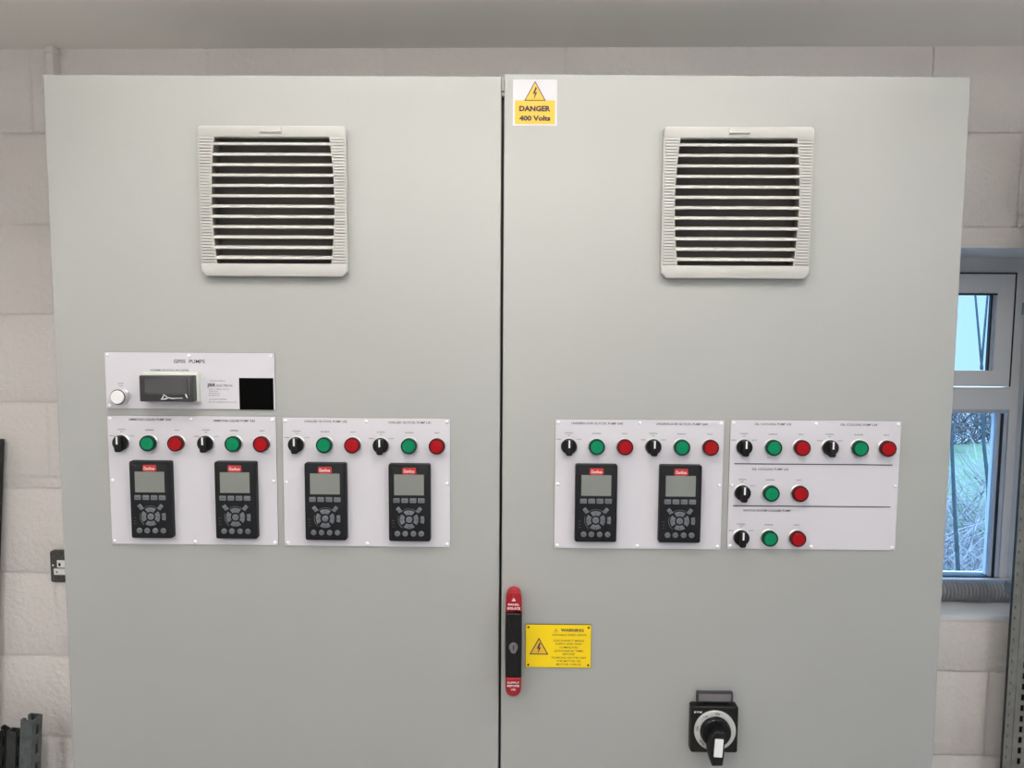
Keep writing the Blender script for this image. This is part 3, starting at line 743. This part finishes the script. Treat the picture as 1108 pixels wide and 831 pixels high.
# saplings
def sapling(name, paths, label):
    q = MB()
    for pts, r0, r1 in paths:
        P = []; Rr = []; n = len(pts)
        for i, p in enumerate(pts): P.append(p); Rr.append(r0 + (r1 - r0) * i / (n - 1))
        q.tube(P, Rr, 'bark', 8)
    o = q.build(name); tag(o, label, 'tree', 'saplings outside the window')
sy = 2.60
A = lambda x, z, y=sy: (x, y, z)
SAP = dict(base=(2.60, -.22), j1=(2.494, .805), l2=(2.453, 1.05), j2=(2.418, 1.46), la=(2.363, 1.835), la2=(2.28, 2.4), lb=(2.428, 1.817), lb2=(2.45, 2.4), r2=(2.508, 1.196), r3=(2.56, 1.7), r4=(2.66, 2.4))
sapling('sapling', [([A(*SAP['base']), A(2.523, .408), A(*SAP['j1'])], .014, .012), ([A(*SAP['j1']), A(*SAP['l2']), A(*SAP['j2'])], .0095, .008),
                    ([A(*SAP['j2']), A(*SAP['la']), A(*SAP['la2'])], .006, .004), ([A(*SAP['j2']), A(*SAP['lb']), A(*SAP['lb2'])], .006, .004),
                    ([A(*SAP['j1']), A(*SAP['r2']), A(*SAP['r3']), A(*SAP['r4'])], .0105, .006)], 'forked dark sapling outside the window, right of the other')
sapling('sapling', [([A(2.47, -.22, 2.7), A(2.424, .281, 2.7), A(2.378, .68, 2.7), A(2.345, 1.03, 2.7), A(2.304, 1.43, 2.7), A(2.22, 2.4, 2.7)], .013, .006)], 'single dark sapling outside the window, next to the cabinet edge')
# bare twigs: a thicket in front of the bank and a hedge behind it
def twigs(name, n, xr, yr, zr, ln, rad, m, label, spread=.5, droop=.0):
    q = MB()
    for _ in range(n):
        x, y = random.uniform(*xr), random.uniform(*yr); z = gz(x, y) + random.uniform(*zr)
        d = Vector((random.gauss(0, spread), random.gauss(0, spread * .6), random.uniform(.25, 1) - droop)).normalized()
        L = random.uniform(*ln); p = Vector((x, y, z)); pts = [p.copy()]
        for k in range(4):
            d = (d + Vector((random.gauss(0, .22), random.gauss(0, .15), random.gauss(0, .15)))).normalized(); p = p + d * L / 4; pts.append(p.copy())
        r0 = random.uniform(*rad); q.tube(pts, [r0, r0 * .85, r0 * .7, r0 * .5, r0 * .3], m, 3)
    o = q.build(name); tag(o, label, 'shrubs', kind='stuff')
twigs('bare_undergrowth', 4600, (-.3, 4.2), (2.95, 4.3), (-.05, .42), (.2, .6), (.002, .006), 'twigl', 'tangle of pale bare twigs low outside the window', .7, .15)
twigs('bare_hedge', 3200, (-1.5, 6.5), (5.5, 6.4), (.0, .30), (.2, .5), (.004, .009), 'twig', 'grey brown leafless hedge beyond the green bank outside the window', .6)

# ------------------------------------------------------------------ lights, world, camera
def fitting(name, x, y, lx, ly, drop, down, up, col, label):
    # an unseen strip light; its drop and uplight are added to brighten the ceiling
    root = empty(name, (x, y, CZ - drop)); alongx = lx > ly
    q = MB(); q.slab(rrect(lx + .03, .022, .004, 3, 0, -.011), ly / 2 + .015, -ly / 2 - .015, 'white'); q.build('housing', root)
    for s_ in (-1, 1):
        q = MB(); dx, dy = (s_ * lx * .4, 0) if alongx else (0, s_ * ly * .4); q.box(dx - .003, dx + .003, dy - .003, dy + .003, 0, drop, 'mast'); q.build('suspension_rod', root)
    q = MB(); q.box(-lx / 2, lx / 2, -ly / 2, ly / 2, -.026, -.0225, emis('diffuser_%d' % len(bpy.data.materials), col, 1.0)); q.build('diffuser', root)
    for k, (P_, z_, rx) in enumerate(((down, -.030, 0), (up, .010, PI))):
        if P_ <= 0: continue
        L = bpy.data.lights.new('lamp', 'AREA'); L.shape = 'RECTANGLE'; L.size = lx; L.size_y = ly; L.energy = P_; L.color = col
        lo = bpy.data.objects.new('lamp', L); COL.objects.link(lo); lo.parent = root; lo.location = (0, 0, z_); lo.rotation_euler = (rx, 0, 0)
    tag(root, label, 'ceiling light')
WARM = (1.0, .98, .945)
fitting('ceiling_light', .0, -.52, 1.8, .07, .17, 2.3, 22, WARM, 'white suspended strip light nearest the cabinet front')
fitting('ceiling_light', -1.5, -1.35, .07, 1.4, .30, 14, 3, WARM, 'white suspended strip light left of the cabinet')
fitting('ceiling_light', 1.5, -1.35, .07, 1.4, .30, 6.5, 3, WARM, 'white suspended strip light right of the cabinet')
fitting('ceiling_light', 0, -1.5, 1.6, .07, .33, 9.5, 15, WARM, 'unseen strip light added to brighten the ceiling, behind the one nearest the cabinet')  # unseen lamp, added to lift the ceiling's brightness

wd = bpy.data.worlds.new('sky'); S.world = wd; wd.use_nodes = True
wn = wd.node_tree; bg = wn.nodes['Background']                       # overcast sky, several times brighter overhead than near the horizon
tc = wn.nodes.new('ShaderNodeTexCoord'); sx = wn.nodes.new('ShaderNodeSeparateXYZ'); rp = wn.nodes.new('ShaderNodeMapRange')
rp.inputs['From Min'].default_value = .06; rp.inputs['From Max'].default_value = .75; rp.inputs['To Min'].default_value = 1.75; rp.inputs['To Max'].default_value = 10
wn.links.new(tc.outputs['Generated'], sx.inputs[0]); wn.links.new(sx.outputs['Z'], rp.inputs['Value']); wn.links.new(rp.outputs['Result'], bg.inputs['Strength'])
bg.inputs['Color'].default_value = (.46, .70, 1.0, 1)

cd = bpy.data.cameras.new('camera'); cam = bpy.data.objects.new('camera', cd); COL.objects.link(cam)
cd.sensor_fit = 'HORIZONTAL'; cd.sensor_width = 36; cd.lens = 820 / 1108 * 36; cd.clip_start = .05
r, u, f = cam_basis(); mm = Matrix((r, u, -f)).transposed().to_4x4(); mm.translation = CAM; cam.matrix_world = mm
S.camera = cam
vs_ = S.view_settings; vs_.view_transform = 'Standard'; vs_.look = 'None'; vs_.gamma = 1; vs_.exposure = 0; vs_.use_curve_mapping = False
S.cycles.use_denoising = True
